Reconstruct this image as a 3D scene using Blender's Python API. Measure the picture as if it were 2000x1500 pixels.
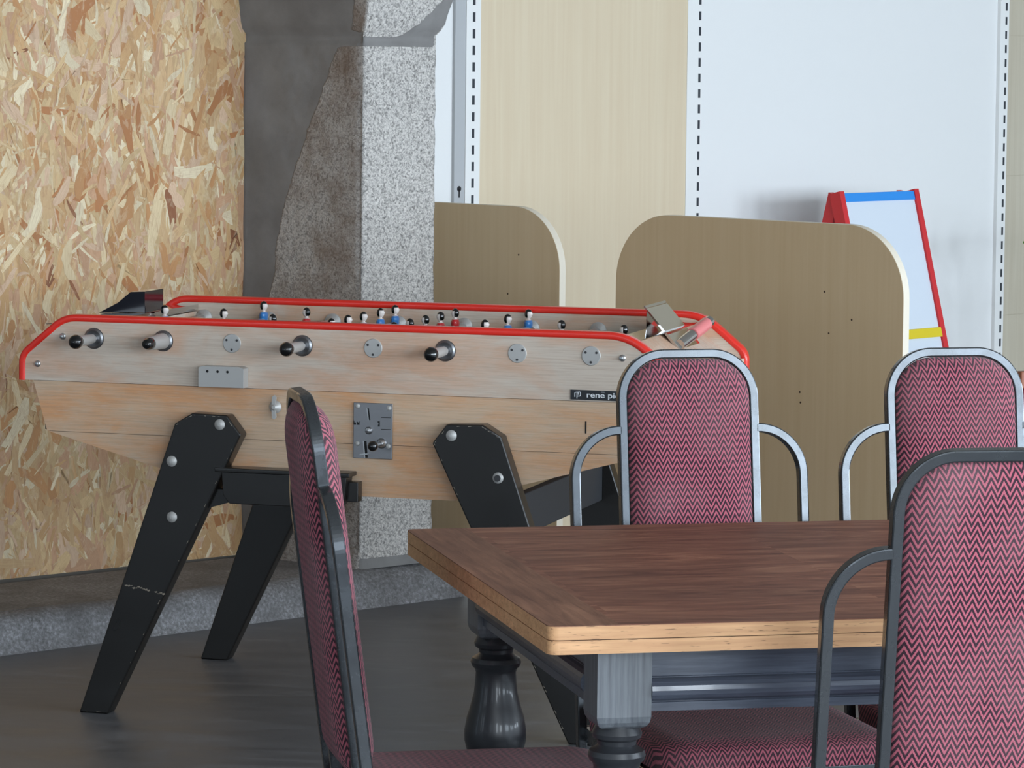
import bpy, math, random
from mathutils import Vector, Matrix, noise
random.seed(7)
PI = math.pi
scene = bpy.context.scene
for o in list(bpy.data.objects):
    bpy.data.objects.remove(o)
COL = scene.collection

# ------------------------------------------------------------------ camera
F_PX, CAM_H, PITCH, ROLL, SHIFT_Y = 7003.0, 1.5415, 0.07102, 0.01064, -0.07475
cam_d = bpy.data.cameras.new('camera')
cam_d.sensor_width = 36.0
cam_d.lens = F_PX / 2000.0 * 36.0
cam_d.shift_y = SHIFT_Y
cam_d.clip_start = 0.05
cam_d.clip_end = 200
cam = bpy.data.objects.new('camera', cam_d)
COL.objects.link(cam)
fwd = Vector((0, math.cos(PITCH), -math.sin(PITCH)))
up0 = Vector((0, math.sin(PITCH), math.cos(PITCH)))
rt0 = Vector((1, 0, 0))
rt = rt0 * math.cos(ROLL) + up0 * math.sin(ROLL)
up = -rt0 * math.sin(ROLL) + up0 * math.cos(ROLL)
M = Matrix((rt, up, -fwd)).transposed().to_4x4()
M.translation = Vector((0, 0, CAM_H))
cam.matrix_world = M
scene.camera = cam

# ------------------------------------------------------------------ world, exposure
scene.view_settings.view_transform = 'Standard'
scene.view_settings.look = 'None'
scene.view_settings.gamma = 1.0
scene.view_settings.use_curve_mapping = False
scene.view_settings.exposure = 0.10
world = bpy.data.worlds.new('sky')
scene.world = world
world.use_nodes = True
bg = world.node_tree.nodes['Background']
bg.inputs[0].default_value = (0.62, 0.80, 1.0, 1)
bg.inputs[1].default_value = 1.6

# ------------------------------------------------------------------ room frame: u along the long wall, v into the room
W0 = Vector((-0.13, 10.836, 0))
WYAW = 0.8174
UD = Vector((math.cos(WYAW), math.sin(WYAW), 0))
VD = Vector((math.sin(WYAW), -math.cos(WYAW), 0))
def uv(u, v, z=0.0):
    return W0 + UD * u + VD * v + Vector((0, 0, z))

# daylight standing in the window openings of the window wall
V_WIN = 9.6
WINDOWS = [(-8.6, 1.7), (-6.2, 1.7), (-3.8, 1.7), (-1.4, 1.7), (1.0, 1.7), (3.4, 1.7)]
WIN_Z0, WIN_Z1 = 0.75, 2.55
for (uc, ww) in WINDOWS:
    ld = bpy.data.lights.new('window_daylight', 'AREA')
    ld.shape = 'RECTANGLE'
    ld.size = ww; ld.size_y = WIN_Z1 - WIN_Z0
    ld.energy = {-8.6: 130, -6.2: 210, -3.8: 140, -1.4: 130}.get(uc, 230)
    ld.color = (0.82, 0.91, 1.0) if uc < -5 else (0.76, 0.88, 1.0)
    lo = bpy.data.objects.new('window_daylight', ld)
    COL.objects.link(lo)
    lo.location = uv(uc, V_WIN + 0.12, (WIN_Z0 + WIN_Z1) / 2)
    # area light shines along its -Z: point it into the room (-VD)
    z = VD.copy(); x = UD.copy(); y = z.cross(x)
    R = Matrix((x, y, z)).transposed().to_4x4()
    lo.rotation_euler = R.to_euler()

# added fill lamps in made-up openings of the far left end wall
LFILLS = [(2.4, 1.7), (4.8, 1.7), (7.2, 1.7)]
for (vc, ww) in LFILLS:
    ld = bpy.data.lights.new('end_fill_light', 'AREA')
    ld.shape = 'RECTANGLE'; ld.size = ww; ld.size_y = WIN_Z1 - WIN_Z0
    ld.energy = 12; ld.color = (0.86, 0.93, 1.0)
    lo = bpy.data.objects.new('end_fill_light', ld); COL.objects.link(lo)
    lo.location = uv(-11.12, vc, (WIN_Z0 + WIN_Z1) / 2)
    z = -UD; x = VD.copy(); y = z.cross(x)
    lo.rotation_euler = Matrix((x, y, z)).transposed().to_euler()

# ------------------------------------------------------------------ materials
def lin(c):
    c = c / 255.0
    return c / 12.92 if c <= 0.04045 else ((c + 0.055) / 1.055) ** 2.4
def rgb(r, g, b):
    return (lin(r), lin(g), lin(b), 1)
MATS = {}
def mat(name, color, rough=0.5, metal=0.0, coat=0.0, spec=0.5, sheen=0.0):
    m = bpy.data.materials.new(name); m.use_nodes = True
    b = m.node_tree.nodes['Principled BSDF']
    b.inputs['Base Color'].default_value = color
    b.inputs['Roughness'].default_value = rough
    b.inputs['Metallic'].default_value = metal
    b.inputs['Coat Weight'].default_value = coat
    b.inputs['Coat Roughness'].default_value = 0.08
    b.inputs['Specular IOR Level'].default_value = spec
    b.inputs['Sheen Weight'].default_value = sheen
    MATS[name] = m
    return m
class NT:
    def __init__(s, m):
        s.m = m; s.nt = m.node_tree; s.b = s.nt.nodes['Principled BSDF']
    def n(s, t, **k):
        nd = s.nt.nodes.new(t)
        for a, v in k.items():
            setattr(nd, a, v)
        return nd
    def l(s, a, b):
        s.nt.links.new(a, b)
    def coord(s, scale=(1, 1, 1), rot=(0, 0, 0), kind='Object', loc=(0, 0, 0)):
        tc = s.n('ShaderNodeTexCoord'); mp = s.n('ShaderNodeMapping')
        mp.inputs['Scale'].default_value = scale
        mp.inputs['Rotation'].default_value = rot
        mp.inputs['Location'].default_value = loc
        s.l(tc.outputs[kind], mp.inputs['Vector'])
        return mp.outputs[0]
    def noise(s, vec, scale, detail=4, rough=0.5, dist=0.0):
        nd = s.n('ShaderNodeTexNoise')
        nd.inputs['Scale'].default_value = scale
        nd.inputs['Detail'].default_value = detail
        nd.inputs['Roughness'].default_value = rough
        nd.inputs['Distortion'].default_value = dist
        s.l(vec, nd.inputs['Vector'])
        return nd.outputs['Fac']
    def ramp(s, fac, stops):
        r = s.n('ShaderNodeValToRGB'); e = r.color_ramp.elements
        while len(e) < len(stops):
            e.new(0.5)
        for el, (p, c) in zip(e, stops):
            el.position = p; el.color = c
        s.l(fac, r.inputs[0])
        return r.outputs[0]
    def mix(s, fac, a, b, mode='MIX'):
        x = s.n('ShaderNodeMix', data_type='RGBA', blend_type=mode)
        for sock, v in ((x.inputs[0], fac), (x.inputs[6], a), (x.inputs[7], b)):
            if isinstance(v, (int, float)):
                sock.default_value = v
            elif isinstance(v, tuple):
                sock.default_value = v
            else:
                s.l(v, sock)
        return x.outputs[2]
    def math(s, op, a, b=None, c=None):
        x = s.n('ShaderNodeMath', operation=op)
        for i, v in enumerate((a, b, c)):
            if v is None: continue
            if isinstance(v, (int, float)): x.inputs[i].default_value = v
            else: s.l(v, x.inputs[i])
        return x.outputs[0]
    def bump(s, h, strength=0.3, dist=0.01):
        b = s.n('ShaderNodeBump')
        b.inputs['Strength'].default_value = strength
        b.inputs['Distance'].default_value = dist
        s.l(h, b.inputs['Height']); s.l(b.outputs[0], s.b.inputs['Normal'])
    def color(s, c): s.l(c, s.b.inputs['Base Color'])
    def rough(s, c): s.l(c, s.b.inputs['Roughness'])
BL = (0, 0, 0, 1); WH = (1, 1, 1, 1)

# worn pale beech of the football table, grain along local X
def wood_worn(name, light, warm, seed=0.0):
    m = mat(name, light, 0.5, coat=0.12); t = NT(m)
    fine = t.noise(t.coord((3, 40, 90), loc=(seed, 0, 0)), 3.0, 6, 0.65)
    patch = t.noise(t.coord((1.2, 3, 3.4), loc=(seed, 3, 1)), 3.2, 5, 0.6, 0.4)
    c1 = t.ramp(patch, [(0.42, light), (0.62, warm)])
    c2 = t.mix(t.ramp(fine, [(0.35, (0.32, 0.32, 0.32, 1)), (0.55, BL)]), c1, rgb(160, 130, 108))
    c3 = t.mix(t.ramp(t.noise(t.coord((5, 50, 130), loc=(seed, 1, 2)), 6.0, 3, 0.6), [(0.55, BL), (0.78, (0.5, 0.5, 0.5, 1))]), c2, rgb(214, 200, 188))
    t.color(c3); t.bump(fine, 0.12, 0.002)
    return m
wood_worn('worn_wood', rgb(212, 197, 181), rgb(212, 172, 144))
wood_worn('worn_wood_low', rgb(212, 182, 152), rgb(218, 162, 116), 4.0)
mat('seam', rgb(70, 52, 40), 0.8)

m = mat('red_rail', rgb(234, 46, 32), 0.35, coat=0.3)
m = mat('black_paint', rgb(22, 22, 23), 0.32, coat=0.25); t = NT(m)
sc = t.noise(t.coord((9, 9, 9)), 5.0, 8, 0.75)
t.color(t.mix(t.ramp(sc, [(0.70, BL), (0.74, WH)]), rgb(24, 22, 20), rgb(88, 82, 74)))
t.rough(t.ramp(t.noise(t.coord(), 6.0), [(0.3, (0.25,) * 3 + (1,)), (0.7, (0.42,) * 3 + (1,))]))
mat('worn_edge', rgb(150, 140, 125), 0.7)
mat('steel', (0.62, 0.63, 0.64, 1), 0.28, 1.0)
m = mat('brushed_steel', (0.30, 0.30, 0.31, 1), 0.36, 1.0)
t = NT(m); t.bump(t.noise(t.coord((1, 1, 60)), 40.0, 3), 0.15, 0.001)
mat('mirror_steel', (0.62, 0.60, 0.58, 1), 0.07, 1.0)
mat('dull_steel', (0.52, 0.51, 0.49, 1), 0.5, 0.4)
mat('reflection_pink', rgb(226, 128, 128), 0.3, coat=0.4)
mat('dark_gloss', rgb(16, 18, 30), 0.12, coat=0.5)
mat('black_satin', rgb(40, 42, 46), 0.55)
mat('dark_slot', rgb(14, 14, 16), 0.7)
mat('slot_grey', rgb(52, 56, 62), 0.8)
mat('knob_black', rgb(10, 10, 12), 0.12, coat=0.6)
mat('rubber', rgb(60, 60, 62), 0.7)
mat('skin_white', rgb(226, 214, 208), 0.4, coat=0.3)
mat('hair_black', rgb(12, 12, 13), 0.2, coat=0.5)
mat('shirt_blue', rgb(52, 122, 190), 0.35, coat=0.3)
mat('shirt_red', rgb(180, 30, 34), 0.35, coat=0.3)
mat('felt_green', rgb(60, 110, 90), 0.8)
mat('label_black', rgb(30, 33, 38), 0.4)
mat('label_white', rgb(228, 230, 232), 0.5)

# chair fabric: chevron weave. axis 'Z' for backrests, 'Y' for seats
def fabric(name, axis):
    m = mat(name, rgb(150, 60, 85), 0.85, sheen=0.12, spec=0.25); t = NT(m)
    tc = t.n('ShaderNodeTexCoord'); sp = t.n('ShaderNodeSeparateXYZ'); t.l(tc.outputs['Object'], sp.inputs[0])
    jit = t.noise(t.coord(), 420.0, 2)
    wob = t.noise(t.coord((1, 1, 1)), 30.0, 2)
    x = t.math('ADD', sp.outputs['X'], t.math('MULTIPLY', t.math('SUBTRACT', wob, 0.5), 0.0016))
    y = sp.outputs[axis]
    if axis == 'Y': y = t.math('ADD', y, sp.outputs['Z'])
    tri = t.math('PINGPONG', x, 0.0084)
    w = t.math('ADD', y, t.math('MULTIPLY', tri, 1.85))
    w = t.math('ADD', w, t.math('MULTIPLY', t.math('SUBTRACT', jit, 0.5), 0.0026))
    fr = t.math('FRACT', t.math('DIVIDE', w, 0.0114))
    band = t.math('PINGPONG', fr, 0.5)
    mask = t.ramp(band, [(0.22, BL), (0.31, WH)])
    yarn = t.noise(t.coord((1, 1, 1)), 900.0, 2)
    lightc = t.mix(yarn, rgb(142, 56, 74), rgb(196, 112, 126))
    darkc = t.mix(yarn, rgb(30, 20, 28), rgb(62, 38, 50))
    c = t.mix(mask, darkc, lightc)
    dirt = t.noise(t.coord((1, 1, 1)), 9.0, 3)
    c = t.mix(t.ramp(dirt, [(0.42, BL), (0.72, (0.28, 0.28, 0.28, 1))]), c, rgb(140, 116, 118))
    t.color(c)
    t.bump(t.math('ADD', mask, t.math('MULTIPLY', yarn, 0.8)), 0.35, 0.0012)
    return m
fabric('fabric_back', 'Z'); fabric('fabric_seat', 'Y')
m = mat('fabric_rear', rgb(128, 60, 70), 0.9, sheen=0.3, spec=0.2)
m = mat('chair_frame', rgb(38, 39, 40), 0.24, coat=0.5); t = NT(m); t.b.inputs['Specular Tint'].default_value = (0.86, 0.93, 1, 1); t.b.inputs['Coat Tint'].default_value = (0.92, 0.96, 1, 1)
t.rough(t.ramp(t.noise(t.coord(), 22.0, 6, 0.7), [(0.35, (0.18,) * 3 + (1,)), (0.7, (0.36,) * 3 + (1,))]))
t.color(t.mix(t.ramp(t.noise(t.coord(), 60.0, 8, 0.8), [(0.68, BL), (0.72, WH)]), rgb(38, 39, 40), rgb(96, 94, 90)))

# oak of the dining table
def oak(name, base, dark, sc=(2, 30, 60), rough=0.45, coat=0.1, cell=False):
    m = mat(name, base, rough, coat=coat); t = NT(m)
    vec = t.coord(sc)
    if cell:
        tc = t.n('ShaderNodeTexCoord'); sp = t.n('ShaderNodeSeparateXYZ'); t.l(tc.outputs['Object'], sp.inputs[0])
    g = t.noise(vec, 2.0, 7, 0.6, 0.6)
    p = t.noise(t.coord((1.0, 2.2, 2.2)), 2.4, 4)
    c = t.ramp(g, [(0.3, dark), (0.55, base), (0.75, tuple(min(1, v * 1.25) for v in base[:3]) + (1,))])
    c = t.mix(t.ramp(p, [(0.35, BL), (0.7, (0.6, 0.6, 0.6, 1))]), c, dark)
    pores = t.noise(t.coord((38, 420, 420)), 1.0, 2)
    c = t.mix(t.ramp(pores, [(0.63, BL), (0.68, (0.8,) * 3 + (1,))]), c, tuple(v * 0.35 for v in dark[:3]) + (1,))
    t.color(c); t.bump(pores, 0.1, 0.001)
    return m
oak('oak_edge', rgb(218, 170, 124), rgb(192, 142, 100), coat=0.0, rough=0.6)

# diagonal quarter parquet of the table top
m = mat('oak_top', rgb(120, 78, 60), 0.62, coat=0.0, spec=0.3); t = NT(m)
tc = t.n('ShaderNodeTexCoord'); sp = t.n('ShaderNodeSeparateXYZ'); t.l(tc.outputs['Object'], sp.inputs[0])
def grain(rot, loc):
    g = t.noise(t.coord((2.2, 13, 1), rot=(0, 0, rot), loc=loc), 2.0, 8, 0.66, 1.4)
    return t.ramp(g, [(0.30, rgb(100, 60, 46)), (0.5, rgb(140, 90, 70)), (0.72, rgb(176, 126, 98))])
gA, gB, gC = grain(0.5, (0, 0, 0)), grain(-0.5, (3, 2, 0)), grain(0.0, (7, 1, 0))
chk = t.math('GREATER_THAN', t.math('PINGPONG', t.math('ADD', sp.outputs['X'], 0.1), 0.42), 0.21)
c = t.mix(chk, gA, gB)
inx = t.math('LESS_THAN', sp.outputs['X'], 0.10)
iny = t.math('MAXIMUM', t.math('LESS_THAN', sp.outputs['Y'], 0.10), t.math('GREATER_THAN', sp.outputs['Y'], 0.904))
c = t.mix(t.math('MAXIMUM', iny, 0.0), c, gC)
gD = t.noise(t.coord((34, 3.0, 1)), 2.0, 6, 0.6, 0.5)
c = t.mix(inx, c, t.ramp(gD, [(0.3, rgb(112, 74, 57)), (0.7, rgb(164, 118, 92))]))
big = t.noise(t.coord((1.5, 3, 1)), 1.6, 3)
c = t.mix(t.ramp(big, [(0.35, BL), (0.7, (0.55,) * 3 + (1,))]), c, rgb(86, 54, 44))
t.color(c)
m = mat('grey_painted_oak', rgb(58, 62, 68), 0.36, coat=0.15); t = NT(m)
g = t.noise(t.coord((60, 60, 3)), 3.0, 5, 0.6)
t.color(t.ramp(g, [(0.3, rgb(80, 84, 90)), (0.55, rgb(100, 105, 110)), (0.75, rgb(112, 117, 122))]))
t.bump(g, 0.15, 0.001)
m = mat('grey_turned', rgb(46, 48, 52), 0.36, coat=0.2)

# beech-look boards (vertical grain)
def board(name, a, b, rough=0.45):
    m = mat(name, a, rough); t = NT(m)
    g = t.noise(t.coord((26, 26, 0.9)), 2.0, 6, 0.55, 0.3)
    g2 = t.noise(t.coord((5, 5, 0.4)), 2.0, 3)
    c = t.ramp(g, [(0.3, a), (0.7, b)])
    c = t.mix(t.ramp(g2, [(0.3, BL), (0.7, (0.4,) * 3 + (1,))]), c, a)
    t.color(c)
    return m
board('board_wall', rgb(212, 193, 164), rgb(218, 202, 174))
board('board_partition', rgb(204, 178, 140), rgb(212, 188, 152))
board('board_right', rgb(186, 176, 156), rgb(198, 190, 172))
mat('edge_band', rgb(226, 216, 198), 0.5)
mat('white_panel', rgb(231, 231, 230), 0.35)
mat('upright_white', rgb(232, 232, 230), 0.4)
mat('upright_grey', rgb(176, 178, 180), 0.45)

# granite
def granite(name, cols, sc=1.0, bump=0.6, warm=None):
    m = mat(name, cols[1], 0.85, spec=0.3); t = NT(m)
    v = t.coord()
    n1 = t.noise(v, 120 * sc, 4, 0.7)
    n2 = t.noise(v, 38 * sc, 5, 0.7)
    c = t.ramp(n1, [(0.34, cols[0]), (0.48, cols[1]), (0.62, cols[2])])
    c = t.mix(t.ramp(n2, [(0.38, (0.5,) * 3 + (1,)), (0.6, BL)]), c, cols[0])
    if warm:
        c = t.mix(t.ramp(t.noise(v, 4.0, 5, 0.6), [(0.45, BL), (0.7, (0.55,) * 3 + (1,))]), c, warm)
    t.color(c)
    t.bump(t.math('ADD', n1, t.math('MULTIPLY', n2, 1.5)), bump, 0.006)
    return m
m = mat('granite', rgb(190, 188, 185), 0.85, spec=0.3); t = NT(m); v = t.coord()
n1 = t.noise(v, 190, 5, 0.75, 0.5); n2 = t.noise(v, 95, 5, 0.75, 0.6)
c = t.ramp(n1, [(0.33, rgb(104, 99, 94)), (0.45, rgb(200, 195, 190)), (0.6, rgb(234, 229, 223))])
c = t.mix(t.ramp(n2, [(0.36, (0.75,) * 3 + (1,)), (0.52, BL)]), c, rgb(108, 105, 102))
at = t.n('ShaderNodeAttribute', attribute_name='zones'); spz = t.n('ShaderNodeSeparateColor'); t.l(at.outputs['Color'], spz.inputs[0])
warm = t.ramp(t.noise(v, 5.0, 6, 0.65), [(0.40, BL), (0.66, (0.75,) * 3 + (1,))])
c = t.mix(spz.outputs[1], c, t.mix(warm, t.mix(0.35, c, rgb(120, 112, 104)), rgb(122, 100, 82)))
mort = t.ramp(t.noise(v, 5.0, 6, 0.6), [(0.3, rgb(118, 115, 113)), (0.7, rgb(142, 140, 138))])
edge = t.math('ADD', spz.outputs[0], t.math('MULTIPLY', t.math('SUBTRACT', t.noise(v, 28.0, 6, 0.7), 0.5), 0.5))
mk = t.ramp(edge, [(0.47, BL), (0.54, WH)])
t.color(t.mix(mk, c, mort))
hgt = t.math('MULTIPLY', t.math('ADD', n1, t.math('MULTIPLY', n2, 1.5)), t.math('SUBTRACT', 1.08, mk))
t.bump(hgt, 0.6, 0.006)
m = mat('plinth_stone', rgb(120, 118, 118), 0.6, spec=0.4); t = NT(m)
n1 = t.noise(t.coord(), 110.0, 6, 0.72); n2 = t.noise(t.coord((1, 1, 2)), 7.0, 5, 0.65)
c = t.ramp(n1, [(0.32, rgb(88, 86, 86)), (0.5, rgb(128, 127, 128)), (0.68, rgb(170, 170, 174))])
c = t.mix(t.ramp(n2, [(0.35, (0.7,) * 3 + (1,)), (0.65, BL)]), c, rgb(90, 88, 88))
t.color(c); t.bump(n1, 0.35, 0.004)

m = mat('floor_concrete', rgb(74, 75, 78), 0.42, spec=0.4); t = NT(m)
f1 = t.noise(t.coord((1.0, 3.0, 1), rot=(0, 0, 0.6)), 2.6, 8, 0.62, 1.2)
f2 = t.noise(t.coord((1, 1, 1)), 22.0, 5, 0.6)
c = t.ramp(f1, [(0.3, rgb(88, 88, 90)), (0.55, rgb(106, 106, 109)), (0.75, rgb(128, 128, 131))])
c = t.mix(t.ramp(f2, [(0.4, BL), (0.75, (0.3,) * 3 + (1,))]), c, rgb(100, 101, 104))
t.color(c); t.rough(t.ramp(f1, [(0.3, (0.32,) * 3 + (1,)), (0.7, (0.5,) * 3 + (1,))]))

mat('plaster_white', rgb(200, 198, 194), 0.9)
mat('old_stone', rgb(112, 106, 98), 0.95)
mat('ceiling_white', rgb(205, 202, 196), 0.9)

# OSB strands coloured by an attribute
m = mat('osb', rgb(200, 160, 110), 0.6, spec=0.35); t = NT(m)
at = t.n('ShaderNodeAttribute', attribute_name='strand')
gr = t.noise(t.coord((1.0, 26, 1), kind='UV'), 3.0, 4, 0.6)
c = t.mix(t.ramp(gr, [(0.35, (0.30,) * 3 + (1,)), (0.6, BL)]), at.outputs['Color'], rgb(160, 116, 78))
sp1 = t.noise(t.coord((1, 1, 0.45)), 55.0, 5, 0.7, 0.8); sp2 = t.noise(t.coord((1, 1, 0.5), loc=(3, 1, 2)), 26.0, 5, 0.7, 1.0)
c = t.mix(t.ramp(sp1, [(0.52, BL), (0.70, (0.55,) * 3 + (1,))]), c, rgb(168, 122, 88))
c = t.mix(t.ramp(sp2, [(0.54, BL), (0.72, (0.55,) * 3 + (1,))]), c, rgb(222, 204, 172))
t.color(c)

mat('easel_red', rgb(206, 38, 44), 0.45)
mat('easel_blue', rgb(40, 140, 224), 0.4)
mat('easel_yellow', rgb(222, 198, 30), 0.45)
mat('easel_board', rgb(214, 222, 232), 0.25)
mat('crimson', rgb(140, 12, 40), 0.7)
mat('brown_wood', rgb(150, 92, 66), 0.5)
mat('leaf', rgb(70, 120, 24), 0.45)
mat('terracotta', rgb(150, 84, 58), 0.8)
mat('soil', rgb(50, 38, 30), 0.95)

# ------------------------------------------------------------------ mesh helpers
class MB:
    def __init__(s):
        s.v = []; s.f = []; s.m = []; s.sm = []
    def add(s, verts, faces, mi=0, smooth=False):
        o = len(s.v)
        s.v += [tuple(p) for p in verts]
        for k, f in enumerate(faces):
            s.f.append([i + o for i in f]); s.m.append(mi[k] if isinstance(mi, list) else mi); s.sm.append(smooth)
        return s
    def box(s, x0, y0, z0, x1, y1, z1, mi=0, M=None):
        vs = [Vector(p) for p in ((x0, y0, z0), (x1, y0, z0), (x1, y1, z0), (x0, y1, z0), (x0, y0, z1), (x1, y0, z1), (x1, y1, z1), (x0, y1, z1))]
        if M: vs = [M @ p for p in vs]
        return s.add(vs, [(0, 3, 2, 1), (4, 5, 6, 7), (0, 1, 5, 4), (1, 2, 6, 5), (2, 3, 7, 6), (3, 0, 4, 7)], mi)
    def prism(s, pts, a, b, axis='y', mi=0, smooth=False):
        """polygon in the two other axes extruded along axis from a to b"""
        n = len(pts)
        def P(p, t):
            return (p[0], t, p[1]) if axis == 'y' else ((p[0], p[1], t) if axis == 'z' else (t, p[0], p[1]))
        vs = [P(p, a) for p in pts] + [P(p, b) for p in pts]
        s.add(vs, [list(range(n)), list(range(2 * n - 1, n - 1, -1))], mi)
        o = len(s.v) - 2 * n
        for i in range(n):
            j = (i + 1) % n
            s.f.append([o + j, o + i, o + n + i, o + n + j]); s.m.append(mi); s.sm.append(smooth)
        return s
    def lathe(s, prof, M=None, seg=32, mi=0, cap=True):
        """prof = [(r, z)] around local Z"""
        vs = []; fs = []
        for (r, z) in prof:
            for k in range(seg):
                a = 2 * PI * k / seg
                vs.append(Vector((r * math.cos(a), r * math.sin(a), z)))
        for i in range(len(prof) - 1):
            for k in range(seg):
                k2 = (k + 1) % seg
                fs.append((i * seg + k, i * seg + k2, (i + 1) * seg + k2, (i + 1) * seg + k))
        if M: vs = [M @ p for p in vs]
        s.add(vs, fs, mi, True)
        if cap:
            o = len(s.v) - len(vs)
            s.f.append([o + k for k in reversed(range(seg))]); s.m.append(mi); s.sm.append(False)
            s.f.append([o + (len(prof) - 1) * seg + k for k in range(seg)]); s.m.append(mi); s.sm.append(False)
        return s
    def sweep(s, path, sec, side, mi=0, smooth=False, closed=False):
        """sweep a section [(a, b)] along path. a is measured along 'side' x tangent, b along side"""
        side = Vector(side).normalized()
        path = [Vector(p) for p in path]; n = len(path); k = len(sec); vs = []; fs = []
        for i, p in enumerate(path):
            if closed:
                t = (path[(i + 1) % n] - path[i - 1]).normalized()
            elif i == 0: t = (path[1] - p).normalized()
            elif i == n - 1: t = (p - path[i - 1]).normalized()
            else:
                t = ((path[i + 1] - p).normalized() + (p - path[i - 1]).normalized()).normalized()
            nn = side.cross(t).normalized()
            sd = t.cross(nn).normalized()
            for (a, b) in sec:
                vs.append(p + nn * a + sd * b)
        rng = n if closed else n - 1
        for i in range(rng):
            for j in range(k):
                j2 = (j + 1) % k; i2 = (i + 1) % n
                fs.append((i * k + j, i * k + j2, i2 * k + j2, i2 * k + j))
        s.add(vs, fs, mi, smooth)
        if not closed:
            o = len(s.v) - len(vs)
            s.f.append([o + j for j in reversed(range(k))]); s.m.append(mi); s.sm.append(False)
            s.f.append([o + (n - 1) * k + j for j in range(k)]); s.m.append(mi); s.sm.append(False)
        return s
    def build(s, name, mats, parent=None, bevel=0.0, autos=0.6, seg=2):
        me = bpy.data.meshes.new(name)
        me.from_pydata(s.v, [], s.f); me.update()
        for mm in (mats if isinstance(mats, (list, tuple)) else [mats]):
            me.materials.append(MATS[mm])
        for p, mi, sm in zip(me.polygons, s.m, s.sm):
            p.material_index = mi; p.use_smooth = sm
        import bmesh
        bm = bmesh.new(); bm.from_mesh(me)
        bmesh.ops.recalc_face_normals(bm, faces=bm.faces)
        if bevel == 0:
            for e in bm.edges:
                if len(e.link_faces) == 2 and e.calc_face_angle(0) > autos: e.smooth = False
        bm.to_mesh(me); bm.free()
        ob = bpy.data.objects.new(name, me)
        COL.objects.link(ob)
        if parent: ob.parent = parent
        if bevel > 0:
            b = ob.modifiers.new('bevel', 'BEVEL'); b.width = bevel; b.segments = seg
            b.limit_method = 'ANGLE'; b.angle_limit = 0.7
            for p in me.polygons: p.use_smooth = True
            w = ob.modifiers.new('wn', 'WEIGHTED_NORMAL'); w.keep_sharp = True
        return ob
def tag(o, label=None, cat=None, group=None, kind=None):
    if label: o['label'] = label
    if cat: o['category'] = cat
    if group: o['group'] = group
    if kind: o['kind'] = kind
    return o
def struct(o): o['kind'] = 'structure'; return o
def empty(name, loc, rz, label, cat, group=None):
    o = bpy.data.objects.new(name, None); COL.objects.link(o)
    o.empty_display_size = 0.1
    o.location = loc; o.rotation_euler = (0, 0, rz)
    return tag(o, label, cat, group)
def fillet(pts, rs, n=6):
    """round the inner corners of a polyline; rs radius-like cut distance per inner corner"""
    pts = [Vector(p) for p in pts]; out = [pts[0]]
    for i in range(1, len(pts) - 1):
        r = rs[i - 1] if isinstance(rs, (list, tuple)) else rs
        a, b, c = pts[i - 1], pts[i], pts[i + 1]
        d1 = (a - b).normalized(); d2 = (c - b).normalized()
        p0 = b + d1 * r; p1 = b + d2 * r
        for k in range(n + 1):
            t = k / n
            out.append(p0 * (1 - t) ** 2 + b * 2 * t * (1 - t) + p1 * t ** 2)
    out.append(pts[-1])
    return out
def circ(ra, rb, n=12): return [(ra * math.cos(2 * PI * k / n), rb * math.sin(2 * PI * k / n)) for k in range(n)]
def rrect(a, b, r, n=3):
    out = []
    for cx, cy, s in ((a - r, b - r, 0), (-a + r, b - r, 1), (-a + r, -b + r, 2), (a - r, -b + r, 3)):
        for k in range(n + 1):
            t = s * PI / 2 + k / n * PI / 2
            out.append((cx + r * math.cos(t), cy + r * math.sin(t)))
    return out
def axisM(loc, d):
    """matrix whose local Z points along d"""
    d = Vector(d).normalized(); q = Vector((0, 0, 1)).rotation_difference(d)
    return Matrix.Translation(Vector(loc)) @ q.to_matrix().to_4x4()
def copy_tree(o, parent=None):
    c = o.copy(); COL.objects.link(c)
    if parent: c.parent = parent
    for ch in list(o.children): copy_tree(ch, c)
    return c

# ------------------------------------------------------------------ room shell
U0, U1, V1, ZC = -11.0, 5.5, V_WIN, 2.95
def quadslab(name, pts, z0, z1, mname):
    b = MB(); n = len(pts)
    b.prism([(p[0], p[1]) for p in pts], z0, z1, 'z')
    return b.build(name, mname)
struct(quadslab('floor', [uv(U0, -0.6), uv(U1, -0.6), uv(U1, V1 + 0.5), uv(U0, V1 + 0.5)], -0.1, 0.0, 'floor_concrete'))
struct(quadslab('ceiling', [uv(U0, -0.6), uv(U1, -0.6), uv(U1, V1 + 0.5), uv(U0, V1 + 0.5)], ZC, ZC + 0.1, 'ceiling_white'))
struct(quadslab('wall_right', [uv(U1, -0.6), uv(U1 + 0.15, -0.6), uv(U1 + 0.15, V1 + 0.5), uv(U1, V1 + 0.5)], 0, ZC, 'plaster_white'))
struct(quadslab('wall_back', [uv(-0.68, 0.0), uv(U1, 0.0), uv(U1, -0.12), uv(-0.68, -0.12)], 0, ZC, 'white_panel'))
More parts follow.
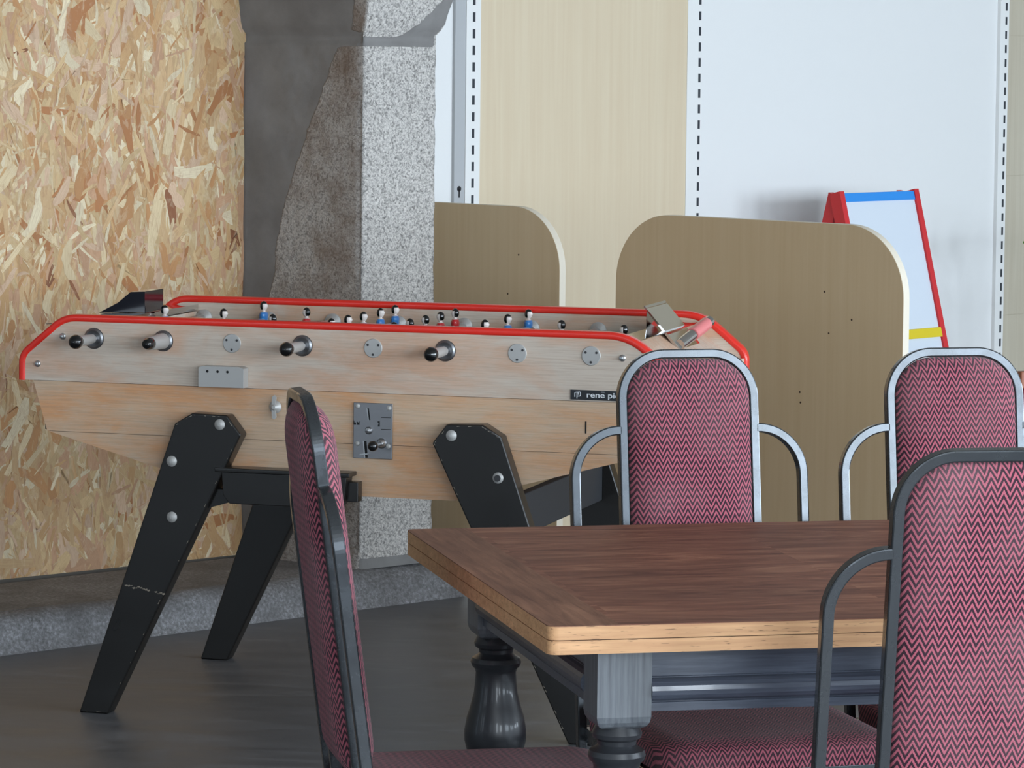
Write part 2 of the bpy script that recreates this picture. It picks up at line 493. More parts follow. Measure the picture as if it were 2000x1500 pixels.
# window wall with openings
b = MB(); us = U0
Mw = Matrix((UD, VD, Vector((0, 0, 1)))).transposed().to_4x4(); Mw.translation = W0
edges = []
for (uc, ww) in WINDOWS:
    b.box(us, V1, 0, uc - ww / 2, V1 + 0.25, ZC, M=Mw); edges.append((uc - ww / 2, uc + ww / 2)); us = uc + ww / 2
b.box(us, V1, 0, U1, V1 + 0.25, ZC, M=Mw)
for (a, c_) in edges:
    b.box(a, V1, 0, c_, V1 + 0.25, WIN_Z0, M=Mw); b.box(a, V1, WIN_Z1, c_, V1 + 0.25, ZC, M=Mw)
struct(b.build('wall_front', 'plaster_white'))
b = MB(); vs_ = -0.6; edges2 = []
for (vc, ww) in LFILLS:  # openings added only for the fill lamps
    b.box(U0 - 0.25, vs_, 0, U0, vc - ww / 2, ZC, M=Mw); vs_ = vc + ww / 2
    b.box(U0 - 0.25, vc - ww / 2, 0, U0, vs_, WIN_Z0, M=Mw); b.box(U0 - 0.25, vc - ww / 2, WIN_Z1, U0, vs_, ZC, M=Mw)
b.box(U0 - 0.25, vs_, 0, U0, V1 + 0.25, ZC, M=Mw)
struct(b.build('wall_left', 'old_stone'))
for i, (a, c_) in enumerate(edges):
    b = MB(); w = 0.05; y0, y1 = V1 + 0.02, V1 + 0.07
    b.box(a, y0, WIN_Z0, a + w, y1, WIN_Z1, M=Mw).box(c_ - w, y0, WIN_Z0, c_, y1, WIN_Z1, M=Mw)
    b.box(a + w, y0, WIN_Z0, c_ - w, y1, WIN_Z0 + w, M=Mw).box(a + w, y0, WIN_Z1 - w, c_ - w, y1, WIN_Z1, M=Mw)
    mid = (a + c_) / 2
    b.box(mid - w / 2, y0, WIN_Z0 + w, mid + w / 2, y1, WIN_Z1 - w, M=Mw)
    struct(b.build('window_%d' % (i + 1), 'upright_white'))

# ------------------------------------------------------------------ OSB lined wall on the left
OA = math.atan2(10.161 - 9.65, -0.796 + 1.381)
OD = Vector((math.cos(OA), math.sin(OA), 0)); ON = Vector((math.sin(OA), -math.cos(OA), 0))   # along, out into the room
OP = Vector((-0.796, 10.161, 0))
PAL = [(rgb(210, 180, 134), 6), (rgb(222, 200, 160), 4), (rgb(200, 160, 112), 5), (rgb(200, 158, 124), 5), (rgb(190, 140, 92), 2.5),
       (rgb(176, 118, 72), 1.2), (rgb(230, 214, 180), 2), (rgb(206, 172, 128), 6), (rgb(212, 180, 150), 4), (rgb(140, 88, 58), 0.25)]
def build_osb():
    L0, L1, z0, z1 = -1.5, 0.045, 0.1, ZC
    base = OP
    b = MB(); cols = []; uvs = []
    def W(a, z, d): p = base + OD * a + ON * d; return (p.x, p.y, z)
    def face(pts, col, uvp):
        o = len(b.v); b.v += pts; b.f.append(list(range(o, o + len(pts)))); b.m.append(0); b.sm.append(False)
        cols.append(col); uvs.append(uvp)
    # board body
    for q in ([(L0, z0, 0), (L1, z0, 0), (L1, z1, 0), (L0, z1, 0)],):
        face([W(*p) for p in q], rgb(196, 156, 108), [(0, 0), (1, 0), (1, 1), (0, 1)])
    face([W(L1, z0, 0), W(L1, z0, -0.02), W(L1, z1, -0.02), W(L1, z1, 0)], rgb(170, 130, 84), [(0, 0), (1, 0), (1, 1), (0, 1)])
    face([W(L0, z0, -0.02), W(L1, z0, -0.02), W(L1, z1, -0.02), W(L0, z1, -0.02)], rgb(170, 130, 84), [(0, 0), (1, 0), (1, 1), (0, 1)])
    wts = [w for _, w in PAL]; cs = [c for c, _ in PAL]
    rnd = random.Random(11)
    N = 15000
    for i in range(N):
        layer = i / N
        big = rnd.random() < (0.55 if layer < 0.7 else 0.22)
        if big:
            w = rnd.uniform(0.013, 0.042); l = rnd.uniform(0.06, 0.16)
        elif rnd.random() < 0.5:
            w = rnd.uniform(0.005, 0.012); l = rnd.uniform(0.03, 0.09)
        else:
            w = rnd.uniform(0.0012, 0.004); l = rnd.uniform(0.012, 0.05)
        a = rnd.gauss(0, 0.42) if rnd.random() < 0.82 else rnd.uniform(-PI / 2, PI / 2)
        ca, sa = math.cos(a), math.sin(a)
        u = rnd.uniform(L0 + 0.01, L1 - 0.002); z = rnd.uniform(z0, z1)
        col = rnd.choices(cs, wts)[0]
        k = rnd.uniform(0.86, 1.1); col = tuple(min(1, c * k) for c in col[:3]) + (1,)
        # irregular strand with ragged ends
        n = 5; bend = rnd.uniform(-0.12, 0.12) * w * 4
        left = []; right = []
        for j in range(n + 1):
            t = -0.5 + j / n
            ww = w * 0.5 * rnd.uniform(0.6, 1.12) * (0.7 if j in (0, n) else 1)
            off = bend * (t * t * 4 - 0.5) + rnd.uniform(-0.04, 0.04) * w
            left.append((off - ww, t * l + rnd.uniform(-0.003, 0.003))); right.append((off + ww * rnd.uniform(0.8, 1.1), t * l + rnd.uniform(-0.003, 0.003)))
        tip = rnd.uniform(-0.4, 0.4) * w
        poly = left + [(tip, l * 0.5 + rnd.uniform(0, 0.006))] + right[::-1]
        pts = []; uvp = []; d = 0.0001 + layer * 0.0012; s0 = rnd.uniform(0, 40)
        tilt = rnd.uniform(-0.006, 0.006)
        for (px, pz) in poly:
            uu = u + px * ca - pz * sa; zz = z + px * sa + pz * ca
            uu = min(max(uu, L0), L1); zz = min(max(zz, z0), z1)
            pts.append(W(uu, zz, d + px * tilt)); uvp.append((pz * 6 + s0, px * 6 + s0))
        face(pts, col, uvp)
    me = bpy.data.meshes.new('osb_panel'); me.from_pydata(b.v, [], b.f); me.update()
    ca_ = me.color_attributes.new('strand', 'FLOAT_COLOR', 'CORNER'); ul = me.uv_layers.new(name='UVMap')
    li = 0
    for c, up_ in zip(cols, uvs):
        for q in up_:
            ca_.data[li].color = c; ul.data[li].uv = q; li += 1
    me.materials.append(MATS['osb'])
    o = bpy.data.objects.new('osb_panel', me); COL.objects.link(o)
    return tag(o, 'tall strand board panel lining the wall left of the stone column', 'wall panel')
build_osb()
b = MB()
q = [OP + OD * -9.5 - ON * 0.02, OP + OD * 0.05 - ON * 0.02, OP + OD * 0.05 - ON * 0.2, OP + OD * -9.5 - ON * 0.2]
struct(quadslab('wall_stone', q, 0.0, ZC, 'old_stone')).name = 'wall_back_left'

# stone plinth running along the wall: rounded front edge
PA = math.atan2(10.07 - 9.006, -0.151 + 1.289)
PD = Vector((math.cos(PA), math.sin(PA), 0)); PN = Vector((math.sin(PA), -math.cos(PA), 0))
P0 = Vector((-0.151, 10.07, 0))
b = MB(); prof = [(-0.47, 0.0), (-0.47, 0.1), (-0.075, 0.1)]
for k in range(7):
    t = k / 6 * PI / 2
    prof.append((-0.075 + 0.06 * math.sin(t), 0.04 + 0.06 * math.cos(t)))
prof += [(-0.008, 0.02), (0.0, 0.0)]
N = 160; vs = []; fs = []; a0, a1 = -3.2, 0.035
for i in range(N + 1):
    a = a0 + (a1 - a0) * i / N
    for j, (d, z) in enumerate(prof):
        p = P0 + PD * a + PN * d
        k = noise.noise(Vector((a * 4, j * 0.25, 3))) * 0.005
        if j < 2 or z == 0: k = 0
        vs.append((p.x + PN.x * k, p.y + PN.y * k, z + (k if z > 0.05 else 0)))
m_ = len(prof)
for i in range(N):
    for j in range(m_ - 1):
        fs.append((i * m_ + j, (i + 1) * m_ + j, (i + 1) * m_ + j + 1, i * m_ + j + 1))
b.add(vs, fs, 0, True)
b.f.append([j for j in range(m_)]); b.m.append(0); b.sm.append(False)
b.f.append([N * m_ + j for j in range(m_)]); b.m.append(0); b.sm.append(False)
struct(b.build('trim_1', 'plinth_stone'))

# ------------------------------------------------------------------ granite column with flared capital
CE, CC, CR = Vector((-0.767, 10.186, 0)), Vector((-0.415, 9.915, 0)), Vector((-0.222, 10.085, 0))
def build_column():
    b = MB()
    lf = (CC - CE).normalized(); ln = Vector((lf.y, -lf.x, 0)) ; rf = (CR - CC).normalized(); rn = Vector((rf.y, -rf.x, 0))
    back = Vector((-0.62, 10.62, 0)) ; CB = CR + Vector((-0.729, 0.684, 0)) * 0.36
    NL, NR, NB = 44, 24, 10
    def ring():
        pts = []
        for i in range(NL): pts.append((CE.lerp(CC, i / NL), ln, 'L', i / NL))
        for i in range(NR): pts.append((CC.lerp(CR, i / NR), rn, 'R', i / NR))
        for i in range(NB): pts.append((CR.lerp(CB, i / NB), Vector((0.68, 0.73, 0)), 'B', i / NB))
        pts.append((CB, Vector((0, 0, 0)), 'B', 1)); pts.append((CE + Vector((-0.02, 0.05, 0)), Vector((0, 0, 0)), 'B', 1))
        return pts
    rg = ring(); n = len(rg)
    cen = (CE + CC + CR + CB) / 4
    zs = [0.1 + (1.56 - 0.1) * i / 120 for i in range(121)]
    zs2 = [1.565, 1.575, 1.585, 1.60, 1.62, 1.64, 1.66, 1.68, 1.70, 1.73, 1.76, 1.80, 1.86, 1.93, 2.0, 2.1, 2.2, 2.4, 2.6, 2.8, ZC]
    rows = zs + zs2; NZ = len(rows)
    vs = []; 
    for z in rows:
        for (p, nn, s, t) in rg:
            q = p.copy()
            if z > 1.56:
                k = z - 1.56
                groove = 0.006 if k < 0.03 else 0.0
                fl = 0.0
                if k > 0.03: fl = 0.035 * min(1, (k - 0.03) / 0.03) ** 0.6 + 0.30 * max(0, k - 0.06) + 0.9 * max(0, k - 0.06) ** 2
                fl = min(fl, 0.5)
                dirv = (p - cen); dirv.z = 0
                if s == 'L': off = Vector((lf.x, lf.y, 0)) * (t - 0.5) * 2 * fl * 0.8 + ln * fl * 0.35 - ln * groove
                elif s == 'R': off = rf * fl * (t * 1.0) + rn * fl * 0.35 + lf * fl * 0.0 - rn * groove
                else: off = rf * fl
                q = q + off
            elif s in 'LR':
                a = noise.noise(Vector((p.x * 9, p.y * 9, z * 7))) * 0.005 + noise.noise(Vector((p.x * 40, p.y * 40, z * 40))) * (0.0028 if s == 'R' or t > 0.35 else 0.0006)
                q = q + nn * a
                if s == 'R' and t > 0.9 or s == 'B': q = q + rf * noise.noise(Vector((1, 2, z * 22))) * 0.004
                # chipped arris between the two faces
                if (s == 'L' and t > 0.96) or (s == 'R' and t < 0.05): q = q - (nn) * 0.006
                if z < 0.14: q = q + nn * 0.006
            else:
                q = q + rf * noise.noise(Vector((1, 2, z * 22))) * 0.004
            vs.append((q.x, q.y, z))
    fs = []; zone = []
    def sst(x, w): return min(1.0, max(0.0, 0.5 + x / w))
    for i in range(NZ - 1):
        for j in range(n):
            j2 = (j + 1) % n
            fs.append((i * n + j, i * n + j2, (i + 1) * n + j2, (i + 1) * n + j))
    for i in range(NZ):
        z = rows[i]
        for (p, nn, s, t) in rg:
            mo = 0.0; wm = 0.0
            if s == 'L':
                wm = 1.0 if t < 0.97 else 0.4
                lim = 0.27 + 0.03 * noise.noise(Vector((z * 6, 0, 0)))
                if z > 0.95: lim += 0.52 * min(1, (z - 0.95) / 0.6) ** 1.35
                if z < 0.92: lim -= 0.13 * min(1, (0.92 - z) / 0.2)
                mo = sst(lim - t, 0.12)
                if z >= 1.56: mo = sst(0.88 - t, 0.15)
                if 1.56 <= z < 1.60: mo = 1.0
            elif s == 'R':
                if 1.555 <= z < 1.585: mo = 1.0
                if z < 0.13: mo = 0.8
                if z >= 1.585: mo = max(mo, sst(t - 0.95 + (1.72 - z) * 3.0, 0.3) if z < 1.74 else 0.0)  # mortar grey also painted here as the shade triangle under the flare
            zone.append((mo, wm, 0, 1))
    b.add(vs, fs, 0, True)
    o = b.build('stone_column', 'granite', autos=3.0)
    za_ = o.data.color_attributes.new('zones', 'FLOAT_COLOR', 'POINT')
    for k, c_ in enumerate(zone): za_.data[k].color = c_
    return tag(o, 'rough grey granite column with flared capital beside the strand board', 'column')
build_column()

# ------------------------------------------------------------------ shelf wall
def wall_box(b, u0, u1, v0, v1, z0, z1, mi=0): return b.box(u0, v0, z0, u1, v1, z1, mi, M=Mw)
def upright(name, u0, u1, uslot, vz, label, grey=None, phase=0.0):
    b = MB()
    wall_box(b, u0, u1, 0.0, 0.014, 0.0, ZC, 0)
    if grey: wall_box(b, grey[0], grey[1], 0.0, 0.011, 0.0, ZC, 1)
    z = phase
    while z < ZC - 0.03:
        wall_box(b, uslot - 0.0055, uslot + 0.0055, 0.0125, 0.0144, z - 0.014, z + 0.014, 2)
        z += 0.05
    o = b.build(name, ['upright_white', 'upright_grey', 'slot_grey'])
    return tag(o, label, 'shelf upright', 'slotted uprights on the wall')
def build_wall_things():
    o = upright('slotted_upright', -0.037, 0.0256, -0.005, 0, 'slotted white wall upright nearest the stone column', (-0.082, -0.037), 0.0465)
    # keyhole in the grey flange
    b = MB()
    Mk = Mw @ Matrix.Translation((-0.060, 0.0113, 1.13)) @ Matrix.Rotation(-PI / 2, 4, 'X')
    b.lathe([(0.0085, -0.001), (0.0085, 0.0006)], Mk, 16)
    wall_box(b, -0.0625, -0.0575, 0.0105, 0.0119, 1.104, 1.13)
    b.build('keyhole', 'dark_slot', o)
    upright('slotted_upright', 0.9866, 1.056, 1.047, 0, 'slotted white wall upright right of the tall beige board', None, 0.0155)
    upright('slotted_upright', 2.70, 2.752, 2.735, 0, 'slotted white wall upright at the right end of the white panel', None, 0.022)
    b = MB(); wall_box(b, 0.0256, 0.9866, 0.0, 0.012, 0.0, ZC)
    tag(b.build('wall_board', 'board_wall'), 'tall pale beige wood board between two slotted uprights', 'wall board')
    b = MB(); z = 0.1475
    zc = [0.0, 0.13, 0.62, 1.12, 1.62, 2.12, 2.62, ZC]
    for a, c_ in zip(zc[:-1], zc[1:]): wall_box(b, 2.752, U1 - 0.02, 0.0, 0.012, a + 0.0012, c_ - 0.0012)
    wall_box(b, 2.752, U1 - 0.02, 0.0, 0.008, 0, ZC)
    tag(b.build('wall_cladding', 'board_right', bevel=0.0), 'grey beige cladding boards with level joints at far right', 'wall cladding')
build_wall_things()

# ------------------------------------------------------------------ rounded partition boards
PAN = WYAW - PI / 2
def partition(origin, length, top, r, rl, label, notch=None):
    root = empty('partition_board', origin, PAN, label, 'partition', 'rounded partition boards')
    def outline(inset=0.0):
        pts = [(inset, 0 + 0.0)]
        if notch: pts = [(inset, 0.112), (notch, 0.112), (notch, 0)]
        pts.append((length - inset, 0))
        n = 18
        for k in range(n + 1):
            t = k / n * PI / 2
            pts.append((length - inset - (r - inset) * (1 - math.cos(t)), top - r + (r - inset) * math.sin(t)))
        if rl > 0:
            for k in range(n + 1):
                t = PI / 2 + k / n * PI / 2
                pts.append((rl + (rl - inset) * math.cos(t), top - rl + (rl - inset) * math.sin(t)))
        else:
            pts.append((inset, top - inset))
        return pts
    b = MB(); b.prism(outline(0.0008), 0.0, 0.026)
    b.build('panel', 'board_partition', root)
    # edge band
    b = MB(); po = outline(0.0); pi_ = outline(0.0009); n = len(po); vs = []; fs = []
    for p in po: vs += [(p[0], 0.0008, p[1]), (p[0], 0.0252, p[1])]
    for p in pi_: vs += [(p[0], 0.0008, p[1]), (p[0], 0.0252, p[1])]
    for i in range(n):
        j = (i + 1) % n
        fs += [(2 * i, 2 * j, 2 * j + 1, 2 * i + 1), (2 * i, 2 * (n + i), 2 * (n + j), 2 * j), (2 * i + 1, 2 * j + 1, 2 * (n + j) + 1, 2 * (n + i) + 1)]
    b.add(vs, fs, 0)
    b.build('edge_band', 'edge_band', root)
    # old screw holes
    b = MB()
    rr = random.Random(int(length * 1000))
    for k in range(9):
        x = rr.uniform(0.2, length - 0.12); z = rr.uniform(0.3, top - 0.1)
        b.lathe([(0.0028, -0.0006), (0.0028, 0.0004)], axisM((x, 0, z), (0, -1, 0)), 10)
    b.build('screw_hole', 'seam', root)
    return root
eP = Vector((math.cos(PAN), math.sin(PAN), 0))
PB = Vector((0.41, 9.626, 0)); PA_ = Vector((0.011, 10.073, 0))
partition(PB - eP * 0.176, 0.976, 1.11, 0.185, 0.185, 'wide rounded wooden partition board standing in front of the red easel')
partition(PA_ - eP * 0.335, 0.50, 1.11, 0.175, 0.0, 'rounded wooden partition board emerging from behind the stone column', notch=0.235)

# ------------------------------------------------------------------ easel
def build_easel():
    root = empty('easel', (1.042, 11.6, 0), WYAW, 'child easel with red legs and blue top bar against the white wall', 'easel')
    W_, H_ = 0.400, 1.10; tl = 0.262   # local x along the wall, -y toward the room, tilt of each frame
    def leg(x, s, nm='leg'):
        b = MB(); d = Vector((0, s * tl * 1.0, -1)).normalized()
        t = 0.012
        top = Vector((x, -0.006, H_)) if s < 0 else Vector((x, 0.012, H_ - 0.006)); bot = Vector((x, s * H_ * tl + (-0.006 if s < 0 else 0.004), 0))
        b.sweep([top, bot], [(-0.021, -t), (0.021, -t), (0.021, t), (-0.021, t)], (1, 0, 0))
        return b.build(nm, 'easel_red', root)
    leg(0.0, -1); leg(W_, -1); leg(0.018, 1); leg(W_ - 0.018, 1)
    def pl(z): return -(H_ - z) * tl - 0.010
    def bar(nm, z0, z1, m, x0=0.012, x1=W_ - 0.012, th=0.014, off=0.0):
        b = MB()
        vs = [(x0, pl(z0) - th + off, z0), (x1, pl(z0) - th + off, z0), (x1, pl(z1) - th + off, z1), (x0, pl(z1) - th + off, z1),
              (x0, pl(z0) + off, z0), (x1, pl(z0) + off, z0), (x1, pl(z1) + off, z1), (x0, pl(z1) + off, z1)]
        b.add(vs, [(0, 1, 2, 3), (5, 4, 7, 6), (0, 4, 5, 1), (3, 2, 6, 7), (0, 3, 7, 4), (1, 5, 6, 2)])
        return b.build(nm, m, root)
    bar('top_bar', H_ - 0.03, H_ - 0.002, 'easel_blue', 0.010, W_ - 0.010)
    bar('board', 0.57, H_ - 0.03, 'easel_board', 0.010, W_ - 0.010, 0.006, -0.004)
    bar('tray', 0.623, 0.653, 'easel_yellow', 0.010, W_ - 0.010, 0.018)
    bar('stretcher', 0.25, 0.28, 'easel_red', 0.010, W_ - 0.010)
build_easel()

# ------------------------------------------------------------------ football table
FX = Vector((-1.14595, 8.33987, 0)); FYAW = -0.28194
L, FW, H, A_, B_, C_ = 1.574, 0.732, 0.924, 0.110, 0.0975, 0.157
RODS = [0.185, 0.357, 0.526, 0.697, 0.867, 1.038, 1.207, 1.378]
def build_football():
    root = empty('table_football', FX, FYAW, 'worn pale wooden table football game with red rails and black legs', 'table football')
    # lower body, two planks high
    b = MB()
    zc = 0.649
    def lw(z): # left edge at height z
        return 0.032 + (0.765 - z) / (0.765 - 0.655) * 0.016 if z > 0.655 else 0.048 + (0.655 - z) / (0.655 - 0.53) * 0.463
    b.prism([(lw(0.7665), 0.7665), (lw(zc + 0.001), zc + 0.001), (L - lw(zc + 0.001), zc + 0.001), (L - lw(0.7665), 0.7665)], 0.002, FW - 0.002)
    b.prism([(lw(zc), zc), (lw(0.53), 0.53), (L - lw(0.53), 0.53), (L - lw(zc), zc)], 0.002, FW - 0.002)
    b.build('lower_body', 'worn_wood_low', root)
    b = MB(); b.prism([(0.06, 0.7), (0.06, 0.653), (0.5, 0.55), (L - 0.5, 0.55), (L - 0.06, 0.653), (L - 0.06, 0.7), (L - 0.04, 0.7665), (0.04, 0.7665)], 0.006, FW - 0.006)
    b.build('inner_case', 'seam', root)
    # side boards
    prof = [(0.003, H - C_ + 0.0005), (0.003, H - B_), (A_, H - 0.008), (L - A_, H - 0.008), (L - 0.003, H - B_), (L - 0.003, H - C_ + 0.0005)]
    def P3(p): return [(q.x, q.y) for q in fillet([(x, z, 0) for x, z in p], [0.02, 0.03, 0.05, 0.02])]
    for nm, w0 in (('side_board', 0.0), ('side_board', FW - 0.022)):
        b = MB(); b.prism(P3(prof), w0, w0 + 0.022); b.build(nm, 'worn_wood', root)
    # end boards and playfield
    for sgn, x0 in ((1, 0.0), (-1, L)):
        b = MB(); xb = 0.003 if sgn > 0 else L - 0.025
        b.box(xb, 0.022, H - C_ + 0.0005, xb + 0.022, FW - 0.022, H - B_ - 0.012)
        p = [(x0 + sgn * 0.01, H - B_ - 0.02), (x0 + sgn * (A_ + 0.03), 0.893), (x0 + sgn * (A_ + 0.03), 0.877), (x0 + sgn * 0.01, H - B_ - 0.036)]
        b.prism(p, 0.022, FW - 0.022)
        b.build('end_board', 'worn_wood', root)
    b = MB()
    b.box(0.165, 0.022, 0.785, L - 0.165, FW - 0.022, 0.79)
    b.build('playfield', 'felt_green', root)
    for x0 in (0.155, L - 0.165):
        b = MB()
        b.box(x0, 0.022, 0.79, x0 + 0.01, 0.28, 0.885); b.box(x0, FW - 0.28, 0.79, x0 + 0.01, FW - 0.022, 0.885); b.box(x0, 0.28, 0.86, x0 + 0.01, FW - 0.28, 0.885)
        b.build('goal_wall', 'worn_wood', root)
    # red rails
    for w in (0.011, FW - 0.011):
        path = fillet([(0.004, w, H - C_), (0.004, w, H - B_), (A_, w, H - 0.0085), (L - A_, w, H - 0.0085), (L - 0.004, w, H - B_), (L - 0.004, w, H - C_)],
                      [0.02, 0.03, 0.05, 0.02], 8)
        b = MB(); b.sweep(path, rrect(0.0086, 0.0150, 0.0066, 5), (0, 1, 0), smooth=True)
        b.build('rail', 'red_rail', root)
    # steel end covers with scoop
    for sgn, x0 in ((1, 0.0), (-1, L)):
        b = MB(); X = lambda u: x0 + sgn * u
        xe = 0.055 if sgn > 0 else 0.112
        b.prism([(X(xe), 0.899), (X(0.168), 0.903), (X(0.168), 0.889), (X(0.166), 0.889), (X(0.166), 0.901), (X(xe), 0.897)], 0.023, FW - 0.023)
        cv = b.build('end_cover', 'mirror_steel', root)
        b = MB()
        if sgn > 0:
            b.prism([(X(0.035), 0.899), (X(0.085), 0.925), (X(0.118), 0.952), (X(0.155), 0.954), (X(0.155), 0.903), (X(0.118), 0.903)], 0.385, 0.505)
        else:
            b.prism([(X(0.085), 0.858), (X(0.094), 0.858), (X(0.174), 0.954), (X(0.171), 0.957), (X(0.168), 0.952)], 0.385, 0.585)
            b.prism([(X(0.168), 0.952), (X(0.168), 0.903), (X(0.1665), 0.903), (X(0.1665), 0.952)], 0.39, 0.58)
        b.build('ball_scoop', 'dark_gloss' if sgn > 0 else 'mirror_steel', root)
    b = MB()
    b.sweep([(1.486, 0.39, 0.868), (1.522, 0.54, 0.914)], circ(0.0135, 0.0135, 20), (0, 0, 1), smooth=True)
    ht = b.build('handle_tube', 'mirror_steel', root)
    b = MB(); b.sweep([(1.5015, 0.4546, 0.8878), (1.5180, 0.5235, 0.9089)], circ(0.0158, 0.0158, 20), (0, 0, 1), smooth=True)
    b.build('tube_reflection', 'reflection_pink', ht)  # pink cylinder added to paint the red rail's reflection on the tube
    # legs
    def leg_poly(off=0.0, mir=False):
        p = [(0.403, 0.684), (0.446, 0.710), (0.531, 0.708), (0.565, 0.664), (0.240, 0.0), (0.168, 0.0)]
        return [((L - u + off) if mir else u, z) for u, z in p]
    for mir in (False, True):
        for w0, w1 in ((-0.045, -0.001), (FW + 0.001, FW + 0.045)):
            b = MB(); b.prism(leg_poly(0.013 if mir else 0, mir), w0, w1)
            lg = b.build('leg', 'black_paint', root, bevel=0.004)
            if w0 < 0:
                bolts = [(1.068, 0.683), (1.178, 0.592)] if mir else [(0.514, 0.686), (0.397, 0.597), (0.398, 0.468)]
                for k, (u, z) in enumerate(bolts):
                    b = MB()
                    b.lathe([(0.0125, -0.001), (0.0125, 0.002), (0.009, 0.005), (0.003, 0.0065)], axisM((u, w0, z), (0, -1, 0)), 20, 0)
                    if mir and k == 1: b.lathe([(0.0075, 0.0), (0.0075, 0.0072)], axisM((u, w0, z), (0, -1, 0)), 16, 1)
                    b.build('bolt', ['dull_steel', 'rubber'], lg)
        u0 = (L - 0.37 + 0.0) if mir else 0.355
        b = MB(); b.box(u0 - 0.012, 0.001, 0.452, u0 + 0.012, FW - 0.001, 0.548)
        b.build('leg_brace', 'black_satin', root, bevel=0.003)
    # chips of bare wood along the front left leg
    for mir in (False, True):
        pl_ = leg_poly(0.013 if mir else 0, mir); b = MB(); rr = random.Random(9 + mir)
        for i in range(5 if not mir else 4):
            p, q = Vector((pl_[i][0], pl_[i][1])), Vector((pl_[(i + 1) % 6][0], pl_[(i + 1) % 6][1]))
            cen_ = Vector((sum(v[0] for v in pl_) / 6, sum(v[1] for v in pl_) / 6)); n_ = max(3, int((q - p).length / 0.012))
            for k in range(n_):
                if rr.random() < (0.45 if i in (0, 1, 2) else 0.75): continue
                a = p.lerp(q, (k + rr.random() * 0.5) / n_); c2_ = p.lerp(q, min(1, (k + 0.5 + rr.random() * 0.5) / n_))
                inn = (q - p).normalized(); inn = Vector((-inn.y, inn.x)); inn = inn if inn.dot(cen_ - p) > 0 else -inn
                w_ = rr.uniform(0.0007, 0.0018)
                P_ = [a + inn * 0.004, c2_ + inn * 0.004, c2_ + inn * (0.004 + w_), a + inn * (0.004 + w_ * 0.5)]
                b.prism([(v.x, v.y) for v in P_], -0.0453, -0.0449)
        b.build('worn_edge', 'worn_edge', root)['kind'] = 'stuff'
    # ball tray under the front
    b = MB()
    b.box(0.505, -0.055, 0.578, 0.83, -0.0005, 0.588)
    b.prism([(0.518, 0.578), (0.522, 0.525), (0.538, 0.505), (0.80, 0.505), (0.815, 0.525), (0.82, 0.578)], -0.045, -0.0005)
    b.box(0.815, -0.03, 0.520, 0.843, -0.0005, 0.566)
    b.build('ball_tray', 'black_paint', root, bevel=0.002)
    b = MB(); b.prism([(0.44, 0.537), (0.515, 0.535), (0.60, 0.530), (0.60, 0.515), (0.545, 0.510), (0.44, 0.478)], -0.030, -0.008)
    b.build('tray_brace', 'black_paint', root)
    # rods with players
    def cyl(b, p0, p1, r, mi=0, seg=16): b.sweep([p0, p1], circ(r, r, seg), (0, 0, 1), mi=mi, smooth=True)
    blue = {0: [0.44], 1: [0.39, 0.67], 3: [0.20, 0.32, 0.435, 0.565, 0.68], 5: [0.31, 0.50, 0.68]}
    red = {2: [0.27, 0.51], 4: [0.15, 0.27, 0.39, 0.51, 0.63], 6: [0.12, 0.37], 7: [0.29]}
    hand = {0: (0.0, -0.118), 1: (0.0, -0.095), 3: (0.0, -0.118), 5: (0.0, -0.118)}
    zr = 0.8695
    pm = {}
    def player_mesh(team):
        b = MB(); d = 1 if team == 'blue' else -1     # facing along local +X
        # torso and legs: lofted rounded sections (x half, y half, z) about the rod
        secs = [(0.007, 0.006, -0.068), (0.008, 0.0075, -0.060), (0.006, 0.007, -0.045), (0.0075, 0.009, -0.02), (0.0085, 0.012, -0.002),
                (0.010, 0.0175, 0.010), (0.0095, 0.0185, 0.017), (0.007, 0.0145, 0.0225), (0.0042, 0.0045, 0.0245), (0.0042, 0.0045, 0.027)]
        n = 14; vs = []; fs = []; mi = []
        for (a, c_, z) in secs:
            for k in range(n):
                t = 2 * PI * k / n; vs.append((a * math.cos(t) + (0.003 * d if z < -0.05 else 0), c_ * math.sin(t), z))
        for i in range(len(secs) - 1):
            for k in range(n):
                fs.append((i * n + k, i * n + (k + 1) % n, (i + 1) * n + (k + 1) % n, (i + 1) * n + k))
                z = secs[i][2]; mi.append(1 if z < -0.045 else (0 if z < -0.02 else (3 if z < 0.0225 else 1)))
        fs.append(list(range(n))[::-1]); mi.append(1)
        b.add(vs, fs, mi, True)
        # head
        nu, nv = 16, 12; vs = []; fs = []; mi = []
        for i in range(nv + 1):
            ph = PI * i / nv
            for k in range(nu):
                t = 2 * PI * k / nu
                x = math.sin(ph) * math.cos(t); y = math.sin(ph) * math.sin(t); z = math.cos(ph)
                r = 1.0
                if x * d > 0.85 and -0.2 < z < 0.25: r = 1.16     # nose
                vs.append((x * 0.0098 * r, y * 0.0086, z * 0.0122 + 0.0372))
        for i in range(nv):
            for k in range(nu):
                fs.append((i * nu + k, i * nu + (k + 1) % nu, (i + 1) * nu + (k + 1) % nu, (i + 1) * nu + k))
                t = 2 * PI * (k + 0.5) / nu; ph = PI * (i + 0.5) / nv
                xx = math.sin(ph) * math.cos(t) * d; zz = math.cos(ph)
                mi.append(1 if (xx > 0.12 and zz < 0.55) or zz < -0.75 else 2)
        b.add(vs, fs, mi, True)
        return b
